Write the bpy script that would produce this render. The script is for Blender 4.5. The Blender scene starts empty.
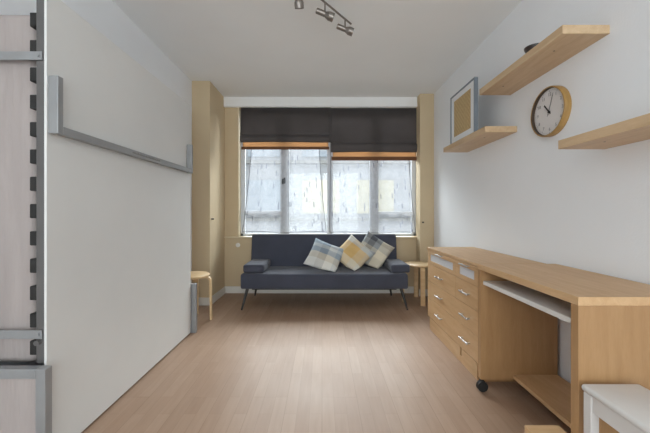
import bpy, bmesh, math, random
from mathutils import Vector, Matrix, Euler
random.seed(4)
S = bpy.context.scene
COL = S.collection
PI = math.pi
H = 1.06          # camera height
CEIL = 2.55
XL, XR = -1.48, 1.41
YB = 4.19         # back wall
YR = -1.9         # wall behind the camera

# ------------------------------------------------------------------ materials
def srgb(r, g, b):
    f = lambda c: (c/255/12.92) if c/255 <= .04045 else ((c/255+.055)/1.055)**2.4
    return (f(r), f(g), f(b), 1)

def new_mat(name):
    m = bpy.data.materials.new(name); m.use_nodes = True
    nt = m.node_tree
    return m, nt, nt.nodes['Principled BSDF']

def plain(name, col, rough=.6, metal=0, var=.06, scale=12, bump=.05, bscale=150, spec=.5, trans=0, stretch=(1, 1, 1)):
    m, nt, p = new_mat(name)
    N, L = nt.nodes, nt.links
    tc = N.new('ShaderNodeTexCoord'); mp = N.new('ShaderNodeMapping'); mp.inputs['Scale'].default_value = stretch
    L.new(tc.outputs['Object'], mp.inputs[0])
    n = N.new('ShaderNodeTexNoise'); n.inputs['Scale'].default_value = scale; n.inputs['Detail'].default_value = 4
    L.new(mp.outputs[0], n.inputs[0])
    cr = N.new('ShaderNodeValToRGB')
    cr.color_ramp.elements[0].position = .3; cr.color_ramp.elements[1].position = .7
    cr.color_ramp.elements[0].color = tuple(c*(1-var) for c in col[:3])+(1,)
    cr.color_ramp.elements[1].color = tuple(min(1, c*(1+var)) for c in col[:3])+(1,)
    L.new(n.outputs['Fac'], cr.inputs[0]); L.new(cr.outputs[0], p.inputs['Base Color'])
    if bump:
        n2 = N.new('ShaderNodeTexNoise'); n2.inputs['Scale'].default_value = bscale; n2.inputs['Detail'].default_value = 3
        L.new(mp.outputs[0], n2.inputs[0])
        b = N.new('ShaderNodeBump'); b.inputs['Strength'].default_value = bump; b.inputs['Distance'].default_value = .01
        L.new(n2.outputs['Fac'], b.inputs['Height']); L.new(b.outputs[0], p.inputs['Normal'])
    p.inputs['Roughness'].default_value = rough; p.inputs['Metallic'].default_value = metal
    p.inputs['Specular IOR Level'].default_value = spec
    return m

def wood(name, c1, c2, axis='Y', rough=.45, scale=9):
    m, nt, p = new_mat(name)
    N, L = nt.nodes, nt.links
    tc = N.new('ShaderNodeTexCoord'); mp = N.new('ShaderNodeMapping')
    s = {'X': (.12, 1, 1), 'Y': (1, .12, 1), 'Z': (1, 1, .12)}[axis]
    mp.inputs['Scale'].default_value = s
    L.new(tc.outputs['Object'], mp.inputs[0])
    n = N.new('ShaderNodeTexNoise'); n.inputs['Scale'].default_value = scale*3; n.inputs['Detail'].default_value = 6; n.inputs['Distortion'].default_value = .6
    L.new(mp.outputs[0], n.inputs[0])
    n2 = N.new('ShaderNodeTexNoise'); n2.inputs['Scale'].default_value = scale*25; n2.inputs['Detail'].default_value = 2
    L.new(mp.outputs[0], n2.inputs[0])
    mx = N.new('ShaderNodeMath'); mx.operation = 'MULTIPLY_ADD'; mx.inputs[1].default_value = .35; L.new(n2.outputs['Fac'], mx.inputs[0]); L.new(n.outputs['Fac'], mx.inputs[2])
    cr = N.new('ShaderNodeValToRGB'); cr.color_ramp.elements[0].position = .45; cr.color_ramp.elements[1].position = .9
    cr.color_ramp.elements[0].color = c1; cr.color_ramp.elements[1].color = c2
    L.new(mx.outputs[0], cr.inputs[0]); L.new(cr.outputs[0], p.inputs['Base Color'])
    p.inputs['Roughness'].default_value = rough
    return m

def fabric(name, col, var=.18, rough=.95, sc=420):
    m, nt, p = new_mat(name)
    N, L = nt.nodes, nt.links
    tc = N.new('ShaderNodeTexCoord')
    n = N.new('ShaderNodeTexNoise'); n.inputs['Scale'].default_value = sc; n.inputs['Detail'].default_value = 2
    L.new(tc.outputs['Object'], n.inputs[0])
    nb = N.new('ShaderNodeTexNoise'); nb.inputs['Scale'].default_value = 5; nb.inputs['Detail'].default_value = 3
    L.new(tc.outputs['Object'], nb.inputs[0])
    a = N.new('ShaderNodeMath'); a.operation = 'MULTIPLY_ADD'; a.inputs[1].default_value = .4
    L.new(nb.outputs['Fac'], a.inputs[0]); 
    a2 = N.new('ShaderNodeMath'); a2.operation = 'MULTIPLY'; a2.inputs[1].default_value = .6; L.new(n.outputs['Fac'], a2.inputs[0]); L.new(a2.outputs[0], a.inputs[2])
    cr = N.new('ShaderNodeValToRGB'); cr.color_ramp.elements[0].position = .3; cr.color_ramp.elements[1].position = .7
    cr.color_ramp.elements[0].color = tuple(c*(1-var) for c in col[:3])+(1,)
    cr.color_ramp.elements[1].color = tuple(min(1, c*(1+var)) for c in col[:3])+(1,)
    L.new(a.outputs[0], cr.inputs[0]); L.new(cr.outputs[0], p.inputs['Base Color'])
    b = N.new('ShaderNodeBump'); b.inputs['Strength'].default_value = .25; b.inputs['Distance'].default_value = .004
    L.new(n.outputs['Fac'], b.inputs['Height']); L.new(b.outputs[0], p.inputs['Normal'])
    p.inputs['Roughness'].default_value = rough; p.inputs['Specular IOR Level'].default_value = .2
    p.inputs['Sheen Weight'].default_value = .2
    return m

def plaid(name, us, vs, mixf=.5):
    """woven check: bands of colour along U crossed with bands along V; us/vs = [(position, colour)]"""
    m, nt, p = new_mat(name)
    N, L = nt.nodes, nt.links
    uv = N.new('ShaderNodeUVMap'); sp = N.new('ShaderNodeSeparateXYZ'); L.new(uv.outputs[0], sp.inputs[0])
    outs = []
    for k, bands in ((0, us), (1, vs)):
        cr = N.new('ShaderNodeValToRGB'); cr.color_ramp.interpolation = 'CONSTANT'
        e = cr.color_ramp.elements
        e[0].position = bands[0][0]; e[0].color = bands[0][1]
        e[1].position = bands[1][0]; e[1].color = bands[1][1]
        for (q, c) in bands[2:]:
            x = e.new(q); x.color = c
        L.new(sp.outputs[k], cr.inputs[0]); outs.append(cr.outputs[0])
    mx = N.new('ShaderNodeMix'); mx.data_type = 'RGBA'; mx.inputs[0].default_value = mixf
    L.new(outs[0], mx.inputs[6]); L.new(outs[1], mx.inputs[7])
    L.new(mx.outputs[2], p.inputs['Base Color'])
    n = N.new('ShaderNodeTexNoise'); n.inputs['Scale'].default_value = 60; L.new(uv.outputs[0], n.inputs[0])
    b = N.new('ShaderNodeBump'); b.inputs['Strength'].default_value = .4; b.inputs['Distance'].default_value = .01
    L.new(n.outputs['Fac'], b.inputs['Height']); L.new(b.outputs[0], p.inputs['Normal'])
    p.inputs['Roughness'].default_value = .95; p.inputs['Specular IOR Level'].default_value = .2
    return m

M = {}
M['ceiling'] = plain('ceiling paint', srgb(236, 237, 237), .9, var=.015, scale=2, bump=.05, bscale=60)
M['wall'] = plain('white wall paint', srgb(232, 234, 237), .85, var=.015, scale=2, bump=.08, bscale=90)
M['tan'] = plain('tan wall paint', srgb(202, 183, 151), .8, var=.03, scale=3, bump=.1, bscale=80)
M['cream'] = plain('cream gloss paint', srgb(214, 200, 172), .5, var=.03, bump=.02)
M['white_paint'] = plain('white gloss paint', srgb(222, 220, 214), .4, var=.02, bump=.02)
M['panel'] = plain('pale grey laminate', srgb(216, 216, 214), .45, var=.02, scale=3, bump=.03, bscale=200)
M['steel'] = plain('grey coated steel', srgb(150, 151, 152), .45, metal=.35, var=.04, bump=.02)
M['darksteel'] = plain('dark grey coated steel', srgb(98, 96, 95), .5, metal=.2, var=.08, bump=.04)
M['silver'] = plain('brushed silver', srgb(205, 205, 205), .3, metal=.9, var=.04, bump=0)
M['nickel'] = plain('satin nickel', srgb(135, 128, 122), .38, metal=.75, var=.05, bump=0)
M['rubber'] = plain('black rubber', srgb(34, 33, 32), .7, var=.1, bump=.1)
M['mattress'] = plain('mattress cloth', srgb(166, 157, 154), .95, var=.06, scale=10, bump=.9, bscale=14, spec=.1, stretch=(1.4, 1, .22))
M['beech'] = wood('beech laminate along', srgb(190, 152, 110), srgb(206, 171, 130), 'Y')
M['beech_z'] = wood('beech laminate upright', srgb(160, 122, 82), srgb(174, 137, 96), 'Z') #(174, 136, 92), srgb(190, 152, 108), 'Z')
M['beech_x'] = wood('beech laminate across', srgb(190, 152, 110), srgb(206, 171, 130), 'X')
M['shelfwood'] = wood('shelf beech laminate', srgb(192, 162, 126), srgb(210, 183, 148), 'Y')
M['birch'] = wood('birch plywood', srgb(204, 172, 128), srgb(222, 194, 152), 'X')
M['tray'] = plain('white melamine', srgb(214, 211, 206), .4, var=.02, bump=0)
M['frosted'] = plain('frosted glass', srgb(206, 209, 216), .35, var=.03, bump=0)
M['sofa'] = fabric('navy grey upholstery', srgb(70, 73, 85), .2)
M['blackwood'] = plain('black lacquered wood', srgb(32, 29, 28), .4, var=.1, bump=0)
M['blind'] = fabric('charcoal blind cloth', srgb(94, 89, 88), .15)
M['dark_band'] = fabric('brown blind edging', srgb(112, 78, 56), .1)
M['frame_blue'] = plain('blue grey painted frame', srgb(118, 127, 136), .45, var=.04, bump=0)
M['mat'] = plain('white picture mat', srgb(222, 224, 226), .9, var=.01, bump=0)
M['clockface'] = plain('clock face card', srgb(214, 210, 208), .7, var=.01, bump=0)
M['ink'] = plain('grey ink', srgb(120, 118, 118), .7, var=.02, bump=0)
M['inkdark'] = plain('black ink', srgb(28, 28, 30), .6, var=.02, bump=0)
M['clockwood'] = wood('clock rim wood', srgb(150, 116, 62), srgb(176, 140, 84), 'Y', .4)
M['darkclock'] = plain('dark clock rim edge', srgb(70, 56, 44), .45, var=.05, bump=0)
M['bowl'] = plain('dark brown glazed clay', srgb(46, 34, 30), .3, var=.15, bump=.05)
M['stoolwhite'] = plain('white painted stool', srgb(206, 203, 200), .45, var=.02, bump=.02)
M['pvc'] = plain('white window frame plastic', srgb(206, 210, 216), .4, var=.02, bump=0)
M['concrete'] = plain('pale outdoor concrete', srgb(140, 140, 138), .9, var=.08, scale=1.5, bump=.1)
M['cladding'] = plain('pale rendered facade', srgb(166, 168, 172), .9, var=.05, scale=1, bump=.1)
M['outglass'] = plain('far window glass', srgb(150, 160, 170), .2, var=.2, scale=.7, bump=0)
M['sunblind'] = plain('yellow far window blinds', srgb(190, 184, 162), .8, var=.1, scale=2, bump=0)
M['asphalt'] = plain('street asphalt', srgb(120, 120, 120), .95, var=.1, bump=.1)

def glass_mat():
    m, nt, p = new_mat('window glass'); N, L = nt.nodes, nt.links
    N.remove(p); out = N['Material Output']
    t = N.new('ShaderNodeBsdfTransparent'); t.inputs[0].default_value = (.93, .96, .96, 1)
    g = N.new('ShaderNodeBsdfGlossy'); g.inputs['Roughness'].default_value = .02
    mx = N.new('ShaderNodeMixShader'); mx.inputs[0].default_value = .06
    L.new(t.outputs[0], mx.inputs[1]); L.new(g.outputs[0], mx.inputs[2]); L.new(mx.outputs[0], out.inputs[0])
    return m
M['glass'] = glass_mat()

def sheer_mat():
    m, nt, p = new_mat('sheer net with woven dashes'); N, L = nt.nodes, nt.links
    N.remove(p); out = N['Material Output']
    tc = N.new('ShaderNodeTexCoord')
    uv = N.new('ShaderNodeUVMap')
    mp = N.new('ShaderNodeMapping'); mp.inputs['Scale'].default_value = (14, 9, 1); L.new(uv.outputs[0], mp.inputs[0])
    # scattered upright dashes
    v = N.new('ShaderNodeTexVoronoi'); v.distance = 'CHEBYCHEV'; v.inputs['Scale'].default_value = 1
    mp2 = N.new('ShaderNodeMapping'); mp2.inputs['Scale'].default_value = (26, 7, 1); L.new(uv.outputs[0], mp2.inputs[0]); L.new(mp2.outputs[0], v.inputs['Vector'])
    lt = N.new('ShaderNodeMath'); lt.operation = 'LESS_THAN'; lt.inputs[1].default_value = .15; L.new(v.outputs['Distance'], lt.inputs[0])
    # soft woven blocks
    n = N.new('ShaderNodeTexBrick'); n.inputs['Scale'].default_value = 1; n.inputs['Mortar Size'].default_value = .012; n.inputs['Mortar Smooth'].default_value = .5
    n.inputs['Color1'].default_value = (.0, .0, .0, 1); n.inputs['Color2'].default_value = (.7, .7, .7, 1); n.inputs['Mortar'].default_value = (.6, .6, .6, 1)
    L.new(mp.outputs[0], n.inputs[0])
    opac = N.new('ShaderNodeMath'); opac.operation = 'MULTIPLY_ADD'; opac.inputs[1].default_value = .22; opac.inputs[2].default_value = .26
    L.new(n.outputs['Color'], opac.inputs[0])
    op2 = N.new('ShaderNodeMath'); op2.operation = 'MULTIPLY_ADD'; op2.inputs[1].default_value = .42; L.new(lt.outputs[0], op2.inputs[0]); L.new(opac.outputs[0], op2.inputs[2]); op2.use_clamp = True
    colr = N.new('ShaderNodeMix'); colr.data_type = 'RGBA'; L.new(lt.outputs[0], colr.inputs[0])
    colr.inputs[6].default_value = srgb(172, 173, 178); colr.inputs[7].default_value = srgb(120, 122, 132)
    tr = N.new('ShaderNodeBsdfTransparent')
    tl = N.new('ShaderNodeBsdfTranslucent'); df = N.new('ShaderNodeBsdfDiffuse')
    L.new(colr.outputs[2], tl.inputs[0]); L.new(colr.outputs[2], df.inputs[0])
    a = N.new('ShaderNodeMixShader'); a.inputs[0].default_value = .35; L.new(tl.outputs[0], a.inputs[1]); L.new(df.outputs[0], a.inputs[2])
    b = N.new('ShaderNodeMixShader'); L.new(op2.outputs[0], b.inputs[0]); L.new(tr.outputs[0], b.inputs[1]); L.new(a.outputs[0], b.inputs[2])
    L.new(b.outputs[0], out.inputs[0])
    return m
M['sheer'] = sheer_mat()

def lining_mat():
    m, nt, p = new_mat('orange blind lining'); N, L = nt.nodes, nt.links
    out = N['Material Output']
    p.inputs['Base Color'].default_value = srgb(190, 156, 120); p.inputs['Roughness'].default_value = .9
    tl = N.new('ShaderNodeBsdfTranslucent'); tl.inputs[0].default_value = srgb(186, 146, 108)
    n = N.new('ShaderNodeTexNoise'); n.inputs['Scale'].default_value = 200
    b = N.new('ShaderNodeBump'); b.inputs['Strength'].default_value = .1; L.new(n.outputs['Fac'], b.inputs['Height']); L.new(b.outputs[0], p.inputs['Normal'])
    mx = N.new('ShaderNodeMixShader'); mx.inputs[0].default_value = .14
    L.new(p.outputs[0], mx.inputs[1]); L.new(tl.outputs[0], mx.inputs[2]); L.new(mx.outputs[0], out.inputs[0])
    return m
M['lining'] = lining_mat()

def floor_mat():
    m, nt, p = new_mat('beech strip laminate'); N, L = nt.nodes, nt.links
    tc = N.new('ShaderNodeTexCoord')
    mp = N.new('ShaderNodeMapping'); mp.inputs['Rotation'].default_value = (0, 0, PI/2); L.new(tc.outputs['Object'], mp.inputs[0])
    br = N.new('ShaderNodeTexBrick'); br.offset = .37; br.inputs['Scale'].default_value = 1
    br.inputs['Brick Width'].default_value = .42; br.inputs['Row Height'].default_value = .066
    br.inputs['Mortar Size'].default_value = .0012; br.inputs['Mortar Smooth'].default_value = .3; br.inputs['Bias'].default_value = 0
    br.inputs['Color1'].default_value = srgb(162, 134, 113); br.inputs['Color2'].default_value = srgb(170, 143, 122); br.inputs['Mortar'].default_value = srgb(153, 126, 105)
    L.new(mp.outputs[0], br.inputs[0])
    # board joints
    br2 = N.new('ShaderNodeTexBrick'); br2.offset = .43; br2.inputs['Scale'].default_value = 1
    br2.inputs['Brick Width'].default_value = 1.28; br2.inputs['Row Height'].default_value = .198
    br2.inputs['Mortar Size'].default_value = .0018; br2.inputs['Mortar Smooth'].default_value = .2
    br2.inputs['Color1'].default_value = (1, 1, 1, 1); br2.inputs['Color2'].default_value = (.93, .92, .91, 1); br2.inputs['Mortar'].default_value = (.86, .84, .82, 1)
    L.new(mp.outputs[0], br2.inputs[0])
    mp3 = N.new('ShaderNodeMapping'); mp3.inputs['Scale'].default_value = (1, .1, 1); L.new(tc.outputs['Object'], mp3.inputs[0])
    n = N.new('ShaderNodeTexNoise'); n.inputs['Scale'].default_value = 45; n.inputs['Detail'].default_value = 5; L.new(mp3.outputs[0], n.inputs[0])
    cr = N.new('ShaderNodeValToRGB'); cr.color_ramp.elements[0].position = .3; cr.color_ramp.elements[1].position = .7
    cr.color_ramp.elements[0].color = (.9, .88, .86, 1); cr.color_ramp.elements[1].color = (1.0, 1.0, 1.0, 1)
    L.new(n.outputs['Fac'], cr.inputs[0])
    a = N.new('ShaderNodeMix'); a.data_type = 'RGBA'; a.blend_type = 'MULTIPLY'; a.inputs[0].default_value = 1
    L.new(br.outputs['Color'], a.inputs[6]); L.new(br2.outputs['Color'], a.inputs[7])
    b = N.new('ShaderNodeMix'); b.data_type = 'RGBA'; b.blend_type = 'MULTIPLY'; b.inputs[0].default_value = 1
    L.new(a.outputs[2], b.inputs[6]); L.new(cr.outputs[0], b.inputs[7])
    L.new(b.outputs[2], p.inputs['Base Color']); p.inputs['Specular IOR Level'].default_value = .3
    n2 = N.new('ShaderNodeTexNoise'); n2.inputs['Scale'].default_value = 3; n2.inputs['Detail'].default_value = 5; L.new(tc.outputs['Object'], n2.inputs[0])
    rr = N.new('ShaderNodeMapRange'); rr.inputs[3].default_value = .38; rr.inputs[4].default_value = .52; L.new(n2.outputs['Fac'], rr.inputs[0]); L.new(rr.outputs[0], p.inputs['Roughness'])
    return m
M['floor'] = floor_mat()

def woven_mat():
    m, nt, p = new_mat('woven cane print'); N, L = nt.nodes, nt.links
    tc = N.new('ShaderNodeTexCoord')
    mp = N.new('ShaderNodeMapping'); mp.inputs['Rotation'].default_value = (0, PI/2, 0); L.new(tc.outputs['Object'], mp.inputs[0])
    br = N.new('ShaderNodeTexNoise'); br.inputs['Scale'].default_value = 35; br.inputs['Detail'].default_value = 5; br.inputs['Roughness'].default_value = .7
    L.new(tc.outputs['Object'], br.inputs[0])
    w = N.new('ShaderNodeTexChecker'); w.inputs['Scale'].default_value = 48; L.new(tc.outputs['Object'], w.inputs[0])
    w.inputs[1].default_value = srgb(186, 160, 116); w.inputs[2].default_value = srgb(198, 172, 128)
    cr = N.new('ShaderNodeValToRGB'); cr.color_ramp.elements[0].color = (.7, .68, .62, 1); cr.color_ramp.elements[1].color = (1.1, 1.1, 1.1, 1)
    L.new(br.outputs['Fac'], cr.inputs[0])
    a = N.new('ShaderNodeMix'); a.data_type = 'RGBA'; a.blend_type = 'MULTIPLY'; a.inputs[0].default_value = 1
    L.new(w.outputs[0], a.inputs[6]); L.new(cr.outputs[0], a.inputs[7]); L.new(a.outputs[2], p.inputs['Base Color'])
    p.inputs['Roughness'].default_value = .8
    return m
M['woven'] = woven_mat()

# ------------------------------------------------------------------ mesh builder
class MB:
    def __init__(s): s.bm = bmesh.new()
    def _merge(s, t, mat=None):
        if mat is not None: bmesh.ops.transform(t, matrix=mat, verts=t.verts)
        me = bpy.data.meshes.new('tmp'); t.to_mesh(me); t.free(); s.bm.from_mesh(me); bpy.data.meshes.remove(me)
        return s
    def box(s, x0, x1, y0, y1, z0, z1, bev=0, seg=2, mat=None):
        t = bmesh.new(); bmesh.ops.create_cube(t, size=1)
        for v in t.verts:
            v.co = Vector(((x0+x1)/2+v.co.x*(x1-x0), (y0+y1)/2+v.co.y*(y1-y0), (z0+z1)/2+v.co.z*(z1-z0)))
        if bev: bmesh.ops.bevel(t, geom=t.edges[:], offset=bev, segments=seg, affect='EDGES', profile=.5)
        return s._merge(t, mat)
    def cyl(s, p0, p1, r0, r1=None, seg=24, cap=True):
        r1 = r0 if r1 is None else r1
        p0, p1 = Vector(p0), Vector(p1); d = p1-p0
        t = bmesh.new(); bmesh.ops.create_cone(t, cap_ends=cap, segments=seg, radius1=r0, radius2=r1, depth=d.length)
        q = d.to_track_quat('Z', 'Y').to_matrix().to_4x4()
        return s._merge(t, Matrix.Translation((p0+p1)/2) @ q)
    def lathe(s, prof, seg=32, mat=None):
        t = bmesh.new(); rings = []
        for (r, z) in prof:
            if r < 1e-6: rings.append([t.verts.new((0, 0, z))])
            else: rings.append([t.verts.new((r*math.cos(2*PI*k/seg), r*math.sin(2*PI*k/seg), z)) for k in range(seg)])
        for a, b in zip(rings, rings[1:]):
            for k in range(seg):
                k2 = (k+1) % seg
                if len(a) == 1 and len(b) == 1: continue
                if len(a) == 1: t.faces.new((a[0], b[k2], b[k]))
                elif len(b) == 1: t.faces.new((a[k], a[k2], b[0]))
                else: t.faces.new((a[k], a[k2], b[k2], b[k]))
        bmesh.ops.recalc_face_normals(t, faces=t.faces)
        return s._merge(t, mat)
    def sweep(s, pts, w, th, wdir, mat=None):
        """flat strip of width w (along wdir) and thickness th following pts"""
        t = bmesh.new(); wd = Vector(wdir).normalized(); rings = []
        P = [Vector(p) for p in pts]
        for i, p in enumerate(P):
            d = (P[min(i+1, len(P)-1)]-P[max(i-1, 0)]).normalized()
            nrm = d.cross(wd).normalized()
            rings.append([t.verts.new(p+wd*(a*w/2)+nrm*(b*th/2)) for a, b in ((-1, -1), (1, -1), (1, 1), (-1, 1))])
        for a, b in zip(rings, rings[1:]):
            for k in range(4): t.faces.new((a[k], a[(k+1) % 4], b[(k+1) % 4], b[k]))
        t.faces.new(rings[0]); t.faces.new(rings[-1])
        bmesh.ops.recalc_face_normals(t, faces=t.faces)
        return s._merge(t, mat)
    def tube(s, pts, r, seg=10):
        P = [Vector(p) for p in pts]
        t = bmesh.new(); rings = []
        up = Vector((0, 0, 1))
        for i, p in enumerate(P):
            d = (P[min(i+1, len(P)-1)]-P[max(i-1, 0)]).normalized()
            a = d.cross(up)
            if a.length < 1e-3: a = d.cross(Vector((0, 1, 0)))
            a.normalize(); b = d.cross(a)
            rings.append([t.verts.new(p+a*r*math.cos(2*PI*k/seg)+b*r*math.sin(2*PI*k/seg)) for k in range(seg)])
        for a, b in zip(rings, rings[1:]):
            for k in range(seg): t.faces.new((a[k], a[(k+1) % seg], b[(k+1) % seg], b[k]))
        t.faces.new(rings[0]); t.faces.new(rings[-1])
        bmesh.ops.recalc_face_normals(t, faces=t.faces)
        return s._merge(t)
    def build(s, name, mat, parent=None, smooth=False, off=None):
        me = bpy.data.meshes.new(name)
        if parent is not None and off is None:      # coordinates given in world space: bring into the parent's
            pm = Matrix.Identity(4); q = parent
            chain = []
            while q is not None: chain.append(q); q = q.parent
            for q in reversed(chain): pm = pm @ q.matrix_basis
            bmesh.ops.transform(s.bm, matrix=pm.inverted(), verts=s.bm.verts)
        s.bm.to_mesh(me); s.bm.free()
        me.materials.append(mat)
        o = bpy.data.objects.new(name, me); COL.objects.link(o)
        if parent is not None: o.parent = parent
        if smooth:
            for f in me.polygons: f.use_smooth = True
            try: me.set_sharp_from_angle(angle=math.radians(38))
            except Exception: pass
        return o

def thing(name, label, cat, loc, rz=0, group=None):
    o = bpy.data.objects.new(name, None); COL.objects.link(o)
    o.location = loc; o.rotation_euler = (0, 0, rz); o.empty_display_size = .1
    o['label'] = label; o['category'] = cat
    if group: o['group'] = group
    return o
def tag(o, label, cat, group=None):
    o['label'] = label; o['category'] = cat
    if group: o['group'] = group
    return o
def struct(o): o['kind'] = 'structure'; return o

def copy_tree(o, parent=None):
    c = o.copy(); COL.objects.link(c)
    if parent is not None: c.parent = parent
    for ch in [q for q in bpy.data.objects if q.parent == o]: copy_tree(ch, c)
    return c

# ------------------------------------------------------------------ room shell
struct(MB().box(XL-.3, XR+.3, YR-.2, YB+.3, -.12, 0).build('floor', M['floor']))
struct(MB().box(XL-.3, XR+.3, YR-.2, YB+.3, CEIL, CEIL+.12).build('ceiling', M['ceiling']))
struct(MB().box(XL-.12, XL, YR-.2, YB+.2, 0, CEIL).build('wall_left', M['wall']))
struct(MB().box(XR, XR+.12, YR-.2, YB+.2, 0, CEIL).build('wall_right', M['wall']))
# back wall with the window opening
WX0, WX1, WZ0, WZ1 = -1.10, 1.27, .725, 2.42
w = MB()
w.box(XL, WX0, YB, YB+.2, 0, CEIL); w.box(WX1, XR, YB, YB+.2, 0, CEIL)
w.box(WX0, WX1, YB, YB+.2, 0, WZ0); w.box(WX0, WX1, YB, YB+.2, WZ1, CEIL)
struct(w.build('wall_back', M['tan']))
struct(MB().box(XL, -1.275, 3.64, YB, 0, CEIL).build('wall_pier', M['tan']))
struct(MB().box(1.235, XR, 4.03, YB, 0, CEIL).build('wall_pier', M['tan']))
struct(MB().box(-1.275, 1.235, 4.145, YB, 2.425, CEIL, .004).build('ceiling_beam', M['ceiling']))
# window ledge and cream reveals
t = MB(); t.box(-1.275, 1.235, 4.16, YB+.14, .722, .738, .003)
struct(t.build('trim_1', M['cream']))
t = MB(); t.box(WX0, WX0+.012, YB-.004, YB+.1, .738, WZ1); t.box(WX1-.012, WX1, YB+.001, YB+.1, .738, WZ1)
struct(t.build('trim_2', M['cream']))
# baseboards
struct(MB().box(-1.275, 1.235, YB-.016, YB, 0, .088, .003).build('baseboard_back', M['white_paint']))
struct(MB().box(XL, -1.261, 3.626, 3.64, 0, .088, .003).box(-1.275, -1.259, 3.64, YB-.016, 0, .088, .003).build('baseboard_left', M['white_paint']))
struct(MB().box(1.221, XR, 4.016, 4.03, 0, .088, .003).box(XR-.015, XR, 2.98, 4.016, 0, .088, .003).build('baseboard_right', M['white_paint']))
# wall behind the camera with an invented glazed opening, added to let in fill light
RX0, RX1, RZ0, RZ1 = -1.3, 1.25, .12, 2.4
w = MB()
w.box(XL, RX0, YR-.2, YR, 0, CEIL); w.box(RX1, XR, YR-.2, YR, 0, CEIL)
w.box(RX0, RX1, YR-.2, YR, 0, RZ0); w.box(RX0, RX1, YR-.2, YR, RZ1, CEIL)
struct(w.build('wall_rear', M['wall']))
t = MB()
t.box(RX0, RX0+.05, YR-.15, YR-.08, RZ0, RZ1).box(RX1-.05, RX1, YR-.15, YR-.08, RZ0, RZ1).box(-.03, .03, YR-.15, YR-.08, RZ0, RZ1)
t.box(RX0, RX1, YR-.15, YR-.08, RZ0, RZ0+.05).box(RX0, RX1, YR-.15, YR-.08, RZ1-.05, RZ1)
w2 = struct(t.build('added_rear_window', M['pvc']))
p_ = MB().box(RX0+.05, RX1-.05, YR-.118, YR-.112, RZ0+.05, RZ1-.05).build('pane', M['glass'], w2)

# window_1 : two casements side by side
Y0, Y1 = 4.29, 4.35
win = bpy.data.objects.new('window_1', None); COL.objects.link(win); win.location = (0, 4.32, .74); struct(win)
f = MB()
f.box(WX0, WX0+.045, Y0, Y1, .738, WZ1, .004).box(WX1-.045, WX1, Y0, Y1, .738, WZ1, .004)
f.box(.092, .122, Y0-.01, Y1, .738, WZ1, .004)
f.box(WX0, WX1, Y0, Y1, .738, .775, .004).box(WX0, WX1, Y0, Y1, WZ1-.05, WZ1, .004)
f.build('window_frame', M['pvc'], win)
for (a, mid, b, side) in ((-1.055, -.50, .092, -1), (.122, .70, 1.225, 1)):
    s_ = MB()
    s_.box(mid-.036, mid+.036, Y0-.012, Y1-.01, .775, WZ1-.05, .004)
    if side < 0: s_.box(a, mid, Y0, Y1-.01, 1.025, 1.075, .004)
    else: s_.box(mid, b, Y0, Y1-.01, 1.025, 1.065, .004)
    for (u, v) in ((a, mid-.036), (mid+.036, b)):
        s_.box(u, u+.022, Y0+.004, Y1-.01, .775, WZ1-.05).box(v-.022, v, Y0+.004, Y1-.01, .775, WZ1-.05)
    so = s_.build('sash', M['pvc'], win)
    MB().box(a, b, 4.322, 4.326, .775, WZ1-.05).build('pane', M['glass'], so)
    if side < 0:
        h = MB().box(mid-.012, mid+.012, Y0-.024, Y0-.012, 1.44, 1.52, .003).cyl((mid, Y0-.012, 1.49), (mid, Y0-.05, 1.49), .008)
        h.box(mid-.03, mid-.012, Y0-.055, Y0-.04, 1.43, 1.5, .004)
        h.build('window_handle', M['inkdark'], so)

# wall fittings on the tan walls
k = MB().box(-1.112, -1.072, YB-.008, YB, .62, .66, .002); 
def knob(name, label, c, d, mat, r=.018, cat='knob'):
    base = Vector(c); d = Vector(d)
    m_ = MB().cyl(base, base+d*.006, r*1.3).cyl(base+d*.006, base+d*.026, r*.8, r*.95)
    o = m_.build(name, mat, None, True); tag(o, label, cat); return o
k.bm.free()
knob('wall_hook', 'small white round knob on the tan wall below the window ledge, left of the sofa', (-1.10, YB, .628), (0, -1, 0), M['white_paint'], .022)
knob('wall_hook', 'tiny dark hook on the side of the left tan wall pier', (-1.275, 3.70, .98), (1, 0, 0), M['nickel'], .009, 'hook')
knob('blind_cord_hook', 'tiny metal hook at the right end of the window, just below the blind', (1.252, YB, 1.63), (0, -1, 0), M['nickel'], .009, 'hook')
knob('blind_cord_hook', 'tiny dark hook on the right tan wall pier near the ledge', (1.27, 4.03, .93), (0, -1, 0), M['inkdark'], .008, 'hook')

# ------------------------------------------------------------------ outside
bd = thing('apartment_building', 'pale apartment block across the street seen through the sheer curtains', 'building', (0, 13, -9))
MB().box(-14, 14, 13, 22, -9, 7).build('wall', M['cladding'], bd)
for r in range(7):
    z0 = -8.2+r*2.3
    for c in range(9):
        x0 = -9.6+c*2.2
        MB().box(x0, x0+1.5, 12.93, 13.02, z0, z0+1.35).build('window', M['sunblind'] if (r*3+c*5) % 4 < 2 else M['outglass'], bd)
for r in range(7):
    z0 = -8.5+r*2.3
    MB().box(-13, 13, 12.7, 13, z0, z0+.12).build('ledge', M['concrete'], bd)
struct(MB().box(-40, 40, YB+1, 13, -9.3, -9).build('ground', M['asphalt']))

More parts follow.
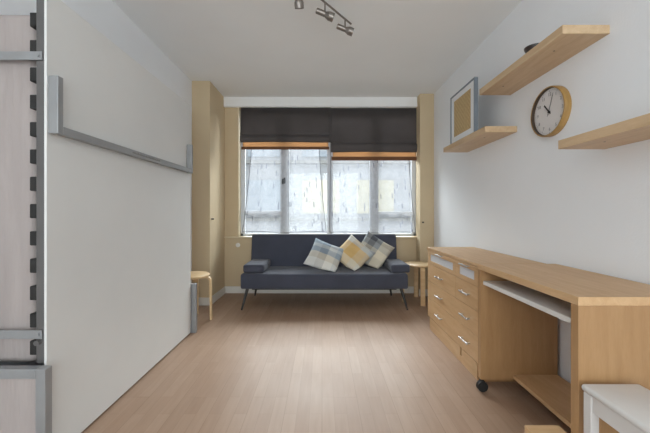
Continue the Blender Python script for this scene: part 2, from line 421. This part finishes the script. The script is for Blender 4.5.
# ------------------------------------------------------------------ sheer curtains
def sheer(name, label, tx0, tx1, bx0, bx1, ztop, zbot, y):
    nu, nv = 60, 30
    bm = bmesh.new(); uvl = bm.loops.layers.uv.new('UVMap'); g = []
    for j in range(nv+1):
        v = j/nv; row = []
        # edges run straight then flare out towards the hem
        k = v**1.6
        a = tx0+(bx0-tx0)*k; b = tx1+(bx1-tx1)*k
        for i in range(nu+1):
            u = i/nu
            x = a+(b-a)*u
            yy = y+.014*math.sin(u*31+.6*math.sin(v*3))+.006*math.sin(u*67+1)*v
            row.append(bm.verts.new((x, yy, ztop+(zbot-ztop)*v+.006*math.sin(u*9)*v)))
        g.append(row)
    for j in range(nv):
        for i in range(nu):
            fc = bm.faces.new((g[j][i], g[j+1][i], g[j+1][i+1], g[j][i+1])); fc.smooth = True
            for l, (ii, jj) in zip(fc.loops, ((i, j), (i, j+1), (i+1, j+1), (i+1, j))): l[uvl].uv = (ii/nu, jj/nv)
    L_ = [g[j][0].co.copy() for j in range(nv+1)]; R_ = [g[j][nu].co.copy() for j in range(nv+1)]; B_ = [v.co.copy() for v in g[nv]]
    me = bpy.data.meshes.new(name); bm.to_mesh(me); bm.free(); me.materials.append(M['sheer'])
    o = bpy.data.objects.new(name, me); COL.objects.link(o)
    tag(o, label, 'curtain', 'sheer curtains')
    h = MB(); h.tube(L_, .0035, 6); h.tube(R_, .0035, 6); h.tube(B_, .004, 6)
    h.build('hem_cord', M['hem'], o, True)
    return o
M['hem'] = plain('grey hem cord', srgb(98, 100, 108), .8, var=.05, bump=0)
sheer('sheer_curtain', 'white sheer net curtain flaring at its hem, hanging in the left half of the window', -.92, -.05, -1.055, .055, 2.3, .795, 4.235)
sheer('sheer_curtain', 'white sheer net curtain with small grey dashes in the right half of the window', .115, 1.13, .10, 1.235, 2.25, .79, 4.235)

# ------------------------------------------------------------------ roman blinds
def blind(label, x0, x1, y, ztop, zfold, zdark, zlin, zend):
    root = thing('roman_blind', label, 'blind', ((x0+x1)/2, y, zend), 0, 'roman blinds')
    # dark cloth : a profile that hangs flat and bellies over in two folds
    def cloth(prof, xa, xb, nu=40, wav=.004, thick=.004):
        bm = bmesh.new(); g = []
        for j, (yy, zz) in enumerate(prof):
            row = []
            for i in range(nu+1):
                u = i/nu
                row.append(bm.verts.new((xa+(xb-xa)*u, y+yy+wav*math.sin(u*11+j)*.6, zz+wav*math.sin(u*7+j*.5)*(j/len(prof)))))
            g.append(row)
        for j in range(len(prof)-1):
            for i in range(nu):
                fc = bm.faces.new((g[j][i], g[j][i+1], g[j+1][i+1], g[j+1][i])); fc.smooth = True
        bmesh.ops.solidify(bm, geom=bm.faces[:], thickness=thick)
        m_ = MB(); m_.bm.free(); m_.bm = bm; return m_
    prof = [(0, ztop), (-.002, ztop-.1), (-.004, zfold+.045), (-.016, zfold+.02), (-.012, zfold+.004), (.004, zfold),
            (-.022, zfold-.010), (-.036, zfold-.035), (-.038, zdark+.02), (-.02, zdark+.002), (-.008, zdark-.004)]
    cloth(prof, x0, x1).build('blind_cloth', M['blind'], root)
    cloth([(-.002, zdark+.012), (-.004, zlin+.02), (-.003, zlin)], x0+.03, x1-.03, wav=.003).build('lining', M['lining'], root)
    MB().box(x0+.012, x1-.02, y-.012, y+.004, zend, zlin+.004, .003).build('bottom_bar', M['dark_band'], root)
    MB().box(x0+.02, x1-.02, y+.004, y+.03, ztop-.012, ztop+.012).build('headrail', M['white_paint'], root)
    return root
zz = lambda py, Y: H+(212-py)*Y/320
blind('charcoal fabric roman blind with orange lining, left of the two and drawn up higher', -1.06, .112, 4.165,
      2.420, zz(134.5, 4.13), zz(141.5, 4.13), zz(147, 4.16), zz(149.5, 4.16))
blind('charcoal fabric roman blind with orange lining, right of the two and hanging lower', .11, 1.262, 4.185,
      2.420, zz(142.5, 4.15), zz(151.5, 4.15), zz(157, 4.18), zz(160.5, 4.18))

# ------------------------------------------------------------------ sofa
SX0, SX1 = -.88, .93
sofa = thing('sofa', 'navy grey click-clack sofa bed with thin black legs under the window', 'sofa', ((SX0+SX1)/2, 3.75, 0))
MB().box(SX0, SX1, 3.44, 3.985, .228, .392, .022, 4).build('seat', M['sofa'], sofa, True)
bk = MB()
rot = Matrix.Translation((0, 3.93, .33)) @ Matrix.Rotation(math.radians(-9), 4, 'X')
bk.box(SX0+.0, SX1+.0, 0, .10, 0, .46, .022, 4, mat=rot)
bk.build('backrest', M['sofa'], sofa, True)
MB().box(SX0+.1, SX1-.1, 3.56, 4.0, .195, .228).build('frame', M['blackwood'], sofa)
for (tx, ty, fx, fy) in ((-.815, 3.52, -.868, 3.455), (.865, 3.52, .925, 3.455), (-.80, 3.99, -.85, 4.06), (.83, 3.99, .88, 4.06)):
    MB().cyl((fx, fy, 0), (tx, ty, .235), .0095, .019, 16).build('leg', M['blackwood'], sofa, True)
def arm(xa, xb):
    a = MB().box(xa, xb, 3.475, 3.93, .393, .487, .028, 4)
    a.build('armrest', M['sofa'], sofa, True)
arm(-.862, -.628); arm(.755, .962)

# ------------------------------------------------------------------ cushions
def cushion(name, label, mat, c, side, rx, roll, yaw, thick=.11):
    n = 26
    bm = bmesh.new(); uvl = bm.loops.layers.uv.new('UVMap')
    def P(i, j, sgn):
        u, v = i/n*2-1, j/n*2-1
        t = max(0, (1-abs(u)**3.2))*max(0, (1-abs(v)**3.2))
        t = t**.55
        # edges draw in between the corners
        x = u*side/2*(1-.07*(1-v*v)*abs(u)**2); y = v*side/2*(1-.07*(1-u*u)*abs(v)**2)
        wr = .004*math.sin(u*7+v*4)+.003*math.sin(v*11-u*3)
        return Vector((x, y, sgn*thick/2*t+wr*t))
    top = [[bm.verts.new(P(i, j, 1)) for i in range(n+1)] for j in range(n+1)]
    bot = [[top[j][i] if i in (0, n) or j in (0, n) else bm.verts.new(P(i, j, -1)) for i in range(n+1)] for j in range(n+1)]
    for g, fl in ((top, 0), (bot, 1)):
        for j in range(n):
            for i in range(n):
                vs = [g[j][i], g[j][i+1], g[j+1][i+1], g[j+1][i]]; ij = [(i, j), (i+1, j), (i+1, j+1), (i, j+1)]
                if fl: vs.reverse(); ij.reverse()
                fc = bm.faces.new(vs); fc.smooth = True
                for l, (a, b) in zip(fc.loops, ij): l[uvl].uv = (a/n, b/n)
    me = bpy.data.meshes.new(name); bm.to_mesh(me); bm.free(); me.materials.append(mat)
    o = bpy.data.objects.new(name, me); COL.objects.link(o)
    rotm = Matrix.Rotation(yaw, 4, 'Z') @ Matrix.Rotation(rx, 4, 'X') @ Matrix.Rotation(roll, 4, 'Z')
    c = Vector(c); o.location = c
    for v in me.vertices:            # the padding squashes where it meets the seat and the sofa back
        q = rotm @ v.co + c
        lim = .3945
        if q.z < lim+.03: q.z = lim + max(0, (q.z-(lim-.05)))*.03/.08
        q.y = min(q.y, 3.926+(q.z-.33)*math.tan(math.radians(9)))
        v.co = q-c
    tag(o, label, 'cushion', 'check cushions on the sofa')
    return o
R = math.radians
blu, pal, gry, wht = srgb(128, 146, 164), srgb(186, 194, 198), srgb(150, 154, 156), srgb(226, 224, 216)
och, crm, dgr, bei = srgb(212, 178, 120), srgb(224, 214, 192), srgb(84, 86, 92), srgb(206, 196, 176)
M['plaid1'] = plaid('blue and white check wool', [(0, pal), (.3, gry), (.55, wht), (.8, pal)], [(0, wht), (.28, bei), (.5, blu), (.68, pal), (.8, blu)], .6)
M['plaid2'] = plaid('ochre and grey check wool', [(0, crm), (.25, och), (.6, bei), (.85, pal)], [(0, crm), (.3, och), (.62, och), (.74, pal), (.9, gry)], .62)
M['plaid3'] = plaid('grey and cream check wool', [(0, gry), (.2, dgr), (.42, gry), (.6, crm), (.9, bei)], [(0, bei), (.35, crm), (.6, gry), (.8, dgr)], .42)
cushion('cushion', 'pale blue, grey and white check cushion, leftmost of the three on the sofa', M['plaid1'], (.035, 3.685, .548), .385, R(52), R(-26), R(8))
cushion('cushion', 'ochre yellow and grey check cushion standing on its corner in the middle', M['plaid2'], (.365, 3.765, .566), .375, R(57), R(-42), R(-4))
cushion('cushion', 'grey and cream check cushion tipped against the sofa back, rightmost of the three', M['plaid3'], (.615, 3.86, .582), .38, R(68), R(-34), R(-6), .09)

# ------------------------------------------------------------------ bentwood stools
def make_stool(label, loc, rz):
    root = thing('bentwood_stool', label, 'stool', loc, rz, 'round bentwood stools')
    MB().lathe([(0, .45), (.168, .45), (.175, .445), (.175, .432), (.168, .427), (0, .427)], 48, Matrix.Identity(4)).build('seat', M['birch'], root, True, off=True)
    for k in range(4):
        rz_ = Matrix.Rotation(k*PI/2, 4, 'Z')
        pts = [(.03, 0, .418), (.13, 0, .418)]
        for q in range(9):
            a = q/8*PI/2
            pts.append((.145+.04*math.sin(a), 0, .378+.04*math.cos(a)))
        pts += [(.187, 0, .2), (.190, 0, 0)]
        MB().sweep(pts, .05, .017, (0, 1, 0), rz_).build('leg', M['birch'], root, False, off=True)
    return root
make_stool('round birch bentwood stool half hidden behind the wall bed panel', (-1.285, 3.14, 0), R(8))
make_stool('round birch bentwood stool between the sofa and the chest of drawers', (1.155, 3.80, 0), R(-5))

# ------------------------------------------------------------------ wall bed
PX = -1.143
bed = thing('wall_bed', 'fold-away wall bed closed up against the left wall, pale grey front panel', 'bed', (-1.3, 2.06, 0))
MB().box(PX-.011, PX, 1.328, 2.785, .012, 1.987, .0015).build('front_panel', M['panel'], bed)
leg = MB()
leg.box(PX+.001, PX+.043, 1.333, 1.362, 1.388, 1.63, .003)
leg.box(PX+.001, PX+.043, 2.70, 2.728, 1.388, 1.63, .003)
leg.box(PX+.012, PX+.043, 1.362, 2.70, 1.388, 1.423, .003)
lg = leg.build('folding_leg', M['steel'], bed)
let = MB(); y = 1.86
for k in range(26):
    wdt = random.choice((.006, .009, .012)); let.box(PX+.043, PX+.0436, y, y+wdt, 1.401, 1.401+random.choice((.008, .010, .012))); y += wdt+.004
let.build('printed_lettering', M['ink'], lg)
fr = MB()
fr.box(-1.198, -1.155, 1.34, 1.365, .425, 1.975, .004); fr.box(-1.198, -1.155, 2.75, 2.775, .435, 1.975, .004)
fr.box(-1.198, -1.155, 1.365, 2.75, 1.94, 1.975, .003); fr.box(-1.198, -1.155, 1.365, 2.75, .45, .485, .003)
fr.build('bed_frame', M['darksteel'], bed)
z = zz(20, 1.345)
y = 20.0
while y < 355:
    zc = zz(y, 1.35)
    MB().box(-1.230, -1.199, 1.345, 1.40, zc-.030, zc+.030, .004).build('slat_holder', M['rubber'], bed)
    y += 27.3
zc = 1.8
for kk in range(12):
    zq = zz(20+27.3*kk, 1.35)
    MB().box(-1.222, -1.210, 1.401, 2.74, zq-.026, zq+.026, .002).build('slat', M['birch'], bed)
def matt():
    m_ = MB().box(-1.445, -1.232, 1.372, 2.745, .405, 1.92, .035, 5); return m_
matt().build('mattress', M['mattress'], bed, True)
for (pa, pb) in ((52.5, 61), (329.5, 338)):
    za, zb = zz(pb, 1.345), zz(pa, 1.345)
    s_ = MB().box(-1.47, -1.168, 1.334, 1.3395, za, zb, .001)
    s_.cyl((-1.182, 1.3345, (za+zb)/2), (-1.182, 1.328, (za+zb)/2), .006)
    s_.build('retaining_bar', M['steel'], bed)
MB().cyl((-1.185, 1.3395, zz(342, 1.34)), (-1.185, 1.325, zz(342, 1.34)), .011).build('bolt', M['darksteel'], bed, True)
for (y0, y1) in ((1.277, 1.312), (2.80, 2.835)):
    s_ = MB()
    s_.box(-1.145, -1.105, y0, y1, 0, .432, .003); s_.box(-1.478, -1.44, y0, y1, 0, .432, .003)
    s_.box(-1.44, -1.145, y0, y1, .392, .432, .003); s_.box(-1.44, -1.145, y0, y1, 0, .04, .003)
    so = s_.build('end_support', M['steel'], bed)
    MB().box(-1.44, -1.145, y0+.008, y1-.008, .04, .392).build('infill_panel', M['mattress'], so)

# ------------------------------------------------------------------ desk
desk = thing('desk', 'beech veneer computer desk on castors with white keyboard tray, against the right wall', 'desk', (1.16, 1.54, 0))
DX0, DX1, DY0, DY1, DZ = .934, 1.40, 1.166, 1.918, .75
MB().box(DX0, DX1, DY0, DY1, DZ-.032, DZ, .0015).build('desktop', M['beech'], desk)
for (a, b) in ((DY0, DY0+.036), (DY1-.034, DY1)):
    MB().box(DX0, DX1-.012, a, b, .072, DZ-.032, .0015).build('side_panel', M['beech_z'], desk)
MB().box(1.125, DX1-.012, DY0+.036, DY1-.034, .080, .102, .001).build('lower_shelf', M['beech'], desk)
MB().box(DX0+.012, 1.36, DY0+.040, DY1-.038, .634, .656, .002).build('keyboard_tray', M['tray'], desk)
MB().box(.798, DX0-.0005, DY0+.04, 1.262, .0, .22, .002).build('foot_board', M['beech_x'], desk)
for (cx, cy) in ((.948, 1.895), (1.36, 1.895), (.955, 1.19), (1.36, 1.19)):
    c = MB().cyl((cx, cy-.013, .03), (cx, cy-.003, .03), .03).cyl((cx, cy+.003, .03), (cx, cy+.013, .03), .03)
    c.box(cx-.012, cx+.012, cy-.015, cy+.015, .035, .064, .003).cyl((cx, cy, .06), (cx, cy, .073), .006)
    c.build('caster', M['rubber'], desk, True)

# ------------------------------------------------------------------ chest of drawers
CX0, CX1, CY0, CY1, CZ = .975, 1.40, 1.995, 2.955, .738
ch = thing('chest_of_drawers', 'beech veneer chest of drawers with two frosted glass drawers between desk and stool', 'chest of drawers', (1.19, 2.44, 0))
b = MB()
b.box(CX0+.019, CX1, CY0+.004, CY0+.022, 0, CZ-.02); b.box(CX0+.019, CX1, CY1-.022, CY1-.004, 0, CZ-.02)
b.box(CX1-.012, CX1, CY0+.02, CY1-.02, .06, CZ-.02); b.box(CX0+.03, CX1, CY0+.022, CY1-.022, .10, .118)
b.box(CX0+.03, CX1-.02, 2.327, 2.345, .118, CZ-.02)
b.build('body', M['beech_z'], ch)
MB().box(CX0-.004, CX1, CY0, CY1, CZ-.02, CZ, .002).build('top', M['beech'], ch)
MB().box(CX0+.004, CX0+.022, CY0+.024, 2.245, .0, .104).box(CX0+.004, CX0+.022, 2.275, CY1-.05, .0, .104).box(CX0+.006, CX0+.02, 2.245, 2.275, 0, .045).build('plinth', M['beech'], ch)
def handle(yc, zc, par, ln=.13):
    h = MB().box(CX0-.026, CX0-.018, yc-ln/2, yc+ln/2, zc-.005, zc+.005, .002)
    for s in (-1, 1): h.box(CX0-.02, CX0, yc+s*(ln/2-.015)-.004, yc+s*(ln/2-.015)+.004, zc-.004, zc+.004)
    h.build('handle', M['silver'], par)
g = .003
DV = 2.336
for (a, bq) in ((CY0+.006, DV), (DV, CY1-.006)):
    # framed glass drawer
    z0, z1 = .59+g, CZ-.023
    d = MB()
    d.box(CX0, CX0+.018, a+g/2, bq-g/2, z1-.034, z1); d.box(CX0, CX0+.018, a+g/2, bq-g/2, z0, z0+.028)
    d.box(CX0, CX0+.018, a+g/2, a+.05, z0+.028, z1-.034); d.box(CX0, CX0+.018, bq-.05, bq-g/2, z0+.028, z1-.034)
    do = d.build('drawer', M['beech'], ch)
    MB().box(CX0+.009, CX0+.013, a+.05, bq-.05, z0+.028, z1-.034).build('glass_panel', M['frosted'], do)
    handle((a+bq)/2, z1-.014, do)
    do = MB().box(CX0, CX0+.018, a+g/2, bq-g/2, .433+g, .59, .001).build('drawer', M['beech'], ch)
    handle((a+bq)/2, .515, do)
for (z0, z1) in ((.276, .433), (.108, .276)):
    do = MB().box(CX0, CX0+.018, CY0+.006, CY1-.006, z0+g, z1, .001).build('drawer', M['beech'], ch)
    for yc in ((CY0+DV)/2, (DV+CY1)/2): handle(yc, (z0+z1)/2, do)

# ------------------------------------------------------------------ wall shelves
def shelf(label, y0, y1, zb):
    o = MB().box(1.178, XR, y0, y1, zb, zb+.043, .0012).build('floating_shelf', M['shelfwood'])
    tag(o, label, 'shelf', 'floating wall shelves')
    for yy in (y0+.17, y1-.17): MB().cyl((1.26, yy, zb-.0005), (1.26, yy, zb+.001), .005, seg=12).build('screw_hole', M['blackwood'], o)
    return o
shelf('beech floating shelf mounted highest on the right wall above the clock', 1.567, 2.395, 1.934)
shelf('beech floating shelf holding the framed picture, nearest the window', 2.312, 3.105, 1.638)
shelf('beech floating shelf right of the clock, cut off by the frame edge', .80, 1.597, 1.373)

# bowl on the top shelf
b = MB().lathe([(0, .003), (.022, .0), (.026, .003), (.040, .014), (.050, .034), (.051, .042), (.048, .042), (.046, .034), (.036, .014), (.0, .008)], 36, Matrix.Translation((1.236, 1.865, 1.9775)))
tag(b.build('bowl', M['bowl'], None, True), 'small dark brown bowl just showing over the edge of the highest shelf', 'bowl')

# framed picture
FX = 1.205
pic = thing('picture_frame', 'square picture of woven cane texture in a blue grey frame on the shelf', 'picture frame', (FX, 2.74, 1.681))
pic.matrix_basis = Matrix.Translation((FX, 2.53, 1.682)) @ Matrix.Rotation(R(0), 4, 'Z')
w_, h_, d_ = .475, .447, .03
def lb(mb, x0, x1, y0, y1, z0, z1, bev=0): return mb.box(x0, x1, y0, y1, z0, z1, bev)
f = MB()
lb(f, 0, d_, 0, w_, h_-.014, h_, .001); lb(f, 0, d_, 0, w_, 0, .014, .001); lb(f, 0, d_, 0, .014, .014, h_-.014, .001); lb(f, 0, d_, w_-.014, w_, .014, h_-.014, .001)
f.build('frame', M['frame_blue'], pic, off=True)
lb(MB(), .006, .012, .014, w_-.014, .014, h_-.014).build('mat', M['mat'], pic, off=True)
lb(MB(), .004, .0055, .075, w_-.075, .062, h_-.062).build('print', M['woven'], pic, off=True)
lb(MB(), .0125, .022, .014, w_-.014, .014, h_-.014).build('backing', M['blackwood'], pic, off=True)

# ------------------------------------------------------------------ clock
cl = thing('wall_clock', 'round wall clock with wooden rim and white face on the right wall', 'clock', (XR, 1.956, 1.672))
cl.matrix_basis = Matrix.Translation((XR-.0005, 1.956, 1.672)) @ Matrix(((0, 0, -1, 0), (-1, 0, 0, 0), (0, 1, 0, 0), (0, 0, 0, 1)))
# local: x = right when looking at the face, y = up, z = out of the wall
r = .15
MB().lathe([(r-.012, .0), (r, .0), (r, .034), (r-.002, .038), (r-.009, .038)], 72, Matrix.Identity(4)).build('rim', M['clockwood'], cl, True, off=True)
MB().lathe([(r-.009, .0375), (r-.010, .0375), (r-.0105, .019)], 72).build('inner_ring', M['darkclock'], cl, True, off=True)
MB().lathe([(0, .0), (r-.011, .0), (r-.011, .018), (0, .018)], 64).build('face', M['clockface'], cl, off=True)
tk = MB()
for k in range(60):
    a = k/60*2*PI; ln = .010 if k % 5 == 0 else .005; wd = .0012 if k % 5 == 0 else .0006
    tk.box(-wd, wd, .132-ln, .132, .0181, .0187, mat=Matrix.Rotation(-a, 4, 'Z'))
tk.build('minute_marks', M['ink'], cl, off=True)
for k in range(1, 13):
    cu = bpy.data.curves.new('num', 'FONT'); cu.body = str(k); cu.size = .028; cu.align_x = 'CENTER'; cu.align_y = 'CENTER'; cu.extrude = .0003
    to = bpy.data.objects.new('num', cu); COL.objects.link(to)
    dg = bpy.context.evaluated_depsgraph_get(); dg.update()
    me = bpy.data.meshes.new_from_object(to.evaluated_get(dg)); bpy.data.objects.remove(to); bpy.data.curves.remove(cu)
    a = k/12*2*PI
    me.transform(Matrix.Translation((.106*math.sin(a), .106*math.cos(a), .0186))); me.materials.clear(); me.materials.append(M['ink'])
    no = bpy.data.objects.new('numeral', me); COL.objects.link(no); no.parent = cl
rot = lambda d: Matrix.Rotation(-R(d), 4, 'Z')
MB().box(-.0042, .0042, -.018, .066, .0215, .0228, mat=rot(-40)).build('hour_hand', M['inkdark'], cl, off=True)
MB().box(-.0018, .0018, -.02, .112, .0235, .0245, mat=rot(19)).build('minute_hand', M['ink'], cl, off=True)
MB().box(-.0008, .0008, -.03, .10, .0255, .026, mat=rot(22)).build('second_hand', M['inkdark'], cl, off=True)
MB().cyl((0, 0, .018), (0, 0, .0275), .0065).build('hub', M['inkdark'], cl, True, off=True)

# ------------------------------------------------------------------ track light
tl = thing('track_light', 'satin nickel ceiling track light with swivel spot heads', 'ceiling light', (-.05, 2.09, CEIL))
zb = H+1.43
P = lambda s: Vector((.22-.609*s*1.0, 2.434-.7607*s*1.0, zb))     # along the bar from its far tip, unit-ish direction
d0 = (Vector((0, 2.158, 0))-Vector((.22, 2.434, 0))).normalized()
tip = Vector((.22, 2.434, zb))
at = lambda s: tip+d0*s
MB().tube([at(0), at(.92)], .007, 12).build('track', M['nickel'], tl, True)
mid = at(.46)
MB().cyl((mid.x, mid.y, CEIL), (mid.x, mid.y, CEIL-.022), .055, .05, 40).cyl((mid.x, mid.y, CEIL-.022), (mid.x, mid.y, zb-.02), .009, seg=16).build('ceiling_rose', M['nickel'], tl, True)
def head(s, aim, lamp=True, drop=.055):
    p = at(s); aim = Vector(aim).normalized()
    j = p-Vector((0, 0, drop))
    h = MB().cyl(p, j, .0055, seg=12)
    st = h.build('stem', M['nickel'], tl, True)
    back = j-aim*.06; front = j+aim*.03
    hd = MB().cyl(back, j+aim*.0, .019, .019, 20).cyl(j, front, .017, .029, 24).cyl(front, front+aim*.032, .029, .029, 24, False)
    hd.cyl(back-aim*.004, back, .014, .019, 20)
    ho = hd.build('spot_head', M['nickel'], tl, True)
    MB().cyl(front+aim*.002, front+aim*.02, .02, .027, 24).build('bulb', M['white_paint'], ho, True)
head(.078, (.9, .1, -.3), drop=.075); head(.32, (.85, .1, -.3), drop=.08); head(.585, (.05, .5, -1), drop=.10); head(.83, (-.7, -.3, -.4))

# ------------------------------------------------------------------ white stool in the corner
ws = thing('low_stool', 'white painted square stool in front of the desk at the right frame edge', 'stool', (1.04, 1.02, 0))
SXa, SXb, SYa, SYb = .918, 1.125, .86, 1.138
MB().box(SXa, SXb, SYa, SYb, .428, .452, .010, 4).build('seat', M['stoolwhite'], ws, True)
for x in (SXa+.006, SXb-.038):
    for y in (SYa+.006, SYb-.038):
        MB().box(x, x+.03, y, y+.032, 0, .428, .003).build('leg', M['stoolwhite'], ws)
for (x0, x1, y0, y1) in ((SXa+.012, SXa+.028, SYa+.038, SYb-.038), (SXb-.032, SXb-.016, SYa+.038, SYb-.038), (SXa+.036, SXb-.038, SYa+.012, SYa+.028), (SXa+.036, SXb-.038, SYb-.028, SYb-.012)):
    MB().box(x0, x1, y0, y1, .37, .428, .001).build('apron', M['stoolwhite'], ws)

# ------------------------------------------------------------------ light
wd = bpy.data.worlds.new('World'); S.world = wd; wd.use_nodes = True
bg = wd.node_tree.nodes['Background']; bg.inputs[0].default_value = (.95, .97, 1.0, 1); bg.inputs[1].default_value = 1.4
def portal(name, loc, rx, sx, sy):
    l = bpy.data.lights.new(name, 'AREA'); l.shape = 'RECTANGLE'; l.size = sx; l.size_y = sy
    l.cycles.is_portal = True
    o = bpy.data.objects.new(name, l); COL.objects.link(o); o.location = loc; o.rotation_euler = (rx, 0, 0)
portal('window_portal', (.085, YB+.19, 1.58), R(-90), 2.36, 1.68)
# bright open sky above the street, high over the line of sight
l = bpy.data.lights.new('sky_daylight', 'AREA'); l.shape = 'RECTANGLE'; l.size = 9; l.size_y = 3.2; l.energy = 2150; l.color = (.96, .98, 1)
o = bpy.data.objects.new('sky_daylight', l); COL.objects.link(o); o.location = (.1, 9.5, 5.2)
o.rotation_euler = (Vector((.08, 4.3, 1.3))-Vector(o.location)).to_track_quat('-Z', 'Y').to_euler()
# added fill light, shining in through the invented opening behind the camera
l = bpy.data.lights.new('rear_fill_light', 'AREA'); l.shape = 'RECTANGLE'; l.size = 2.5; l.size_y = 2.2; l.energy = 64; l.color = (.95, .97, 1)
o = bpy.data.objects.new('rear_fill_light', l); COL.objects.link(o); o.location = (0, YR-.35, 1.35); o.rotation_euler = (R(90), 0, 0)

# ------------------------------------------------------------------ camera
cam = bpy.data.cameras.new('Camera'); co = bpy.data.objects.new('Camera', cam); COL.objects.link(co)
co.location = (0, 0, H); co.rotation_euler = (PI/2, 0, 0)
cam.sensor_width = 36; cam.lens = 36*320/650; cam.shift_x = 3/650; cam.shift_y = -4.5/650; cam.clip_start = .05
S.camera = co
S.view_settings.view_transform = 'Standard'; S.view_settings.look = 'None'; S.view_settings.gamma = 1
S.view_settings.exposure = .5
S.cycles.max_bounces = 12; S.cycles.diffuse_bounces = 8; S.cycles.transparent_max_bounces = 16
S.cycles.use_denoising = True
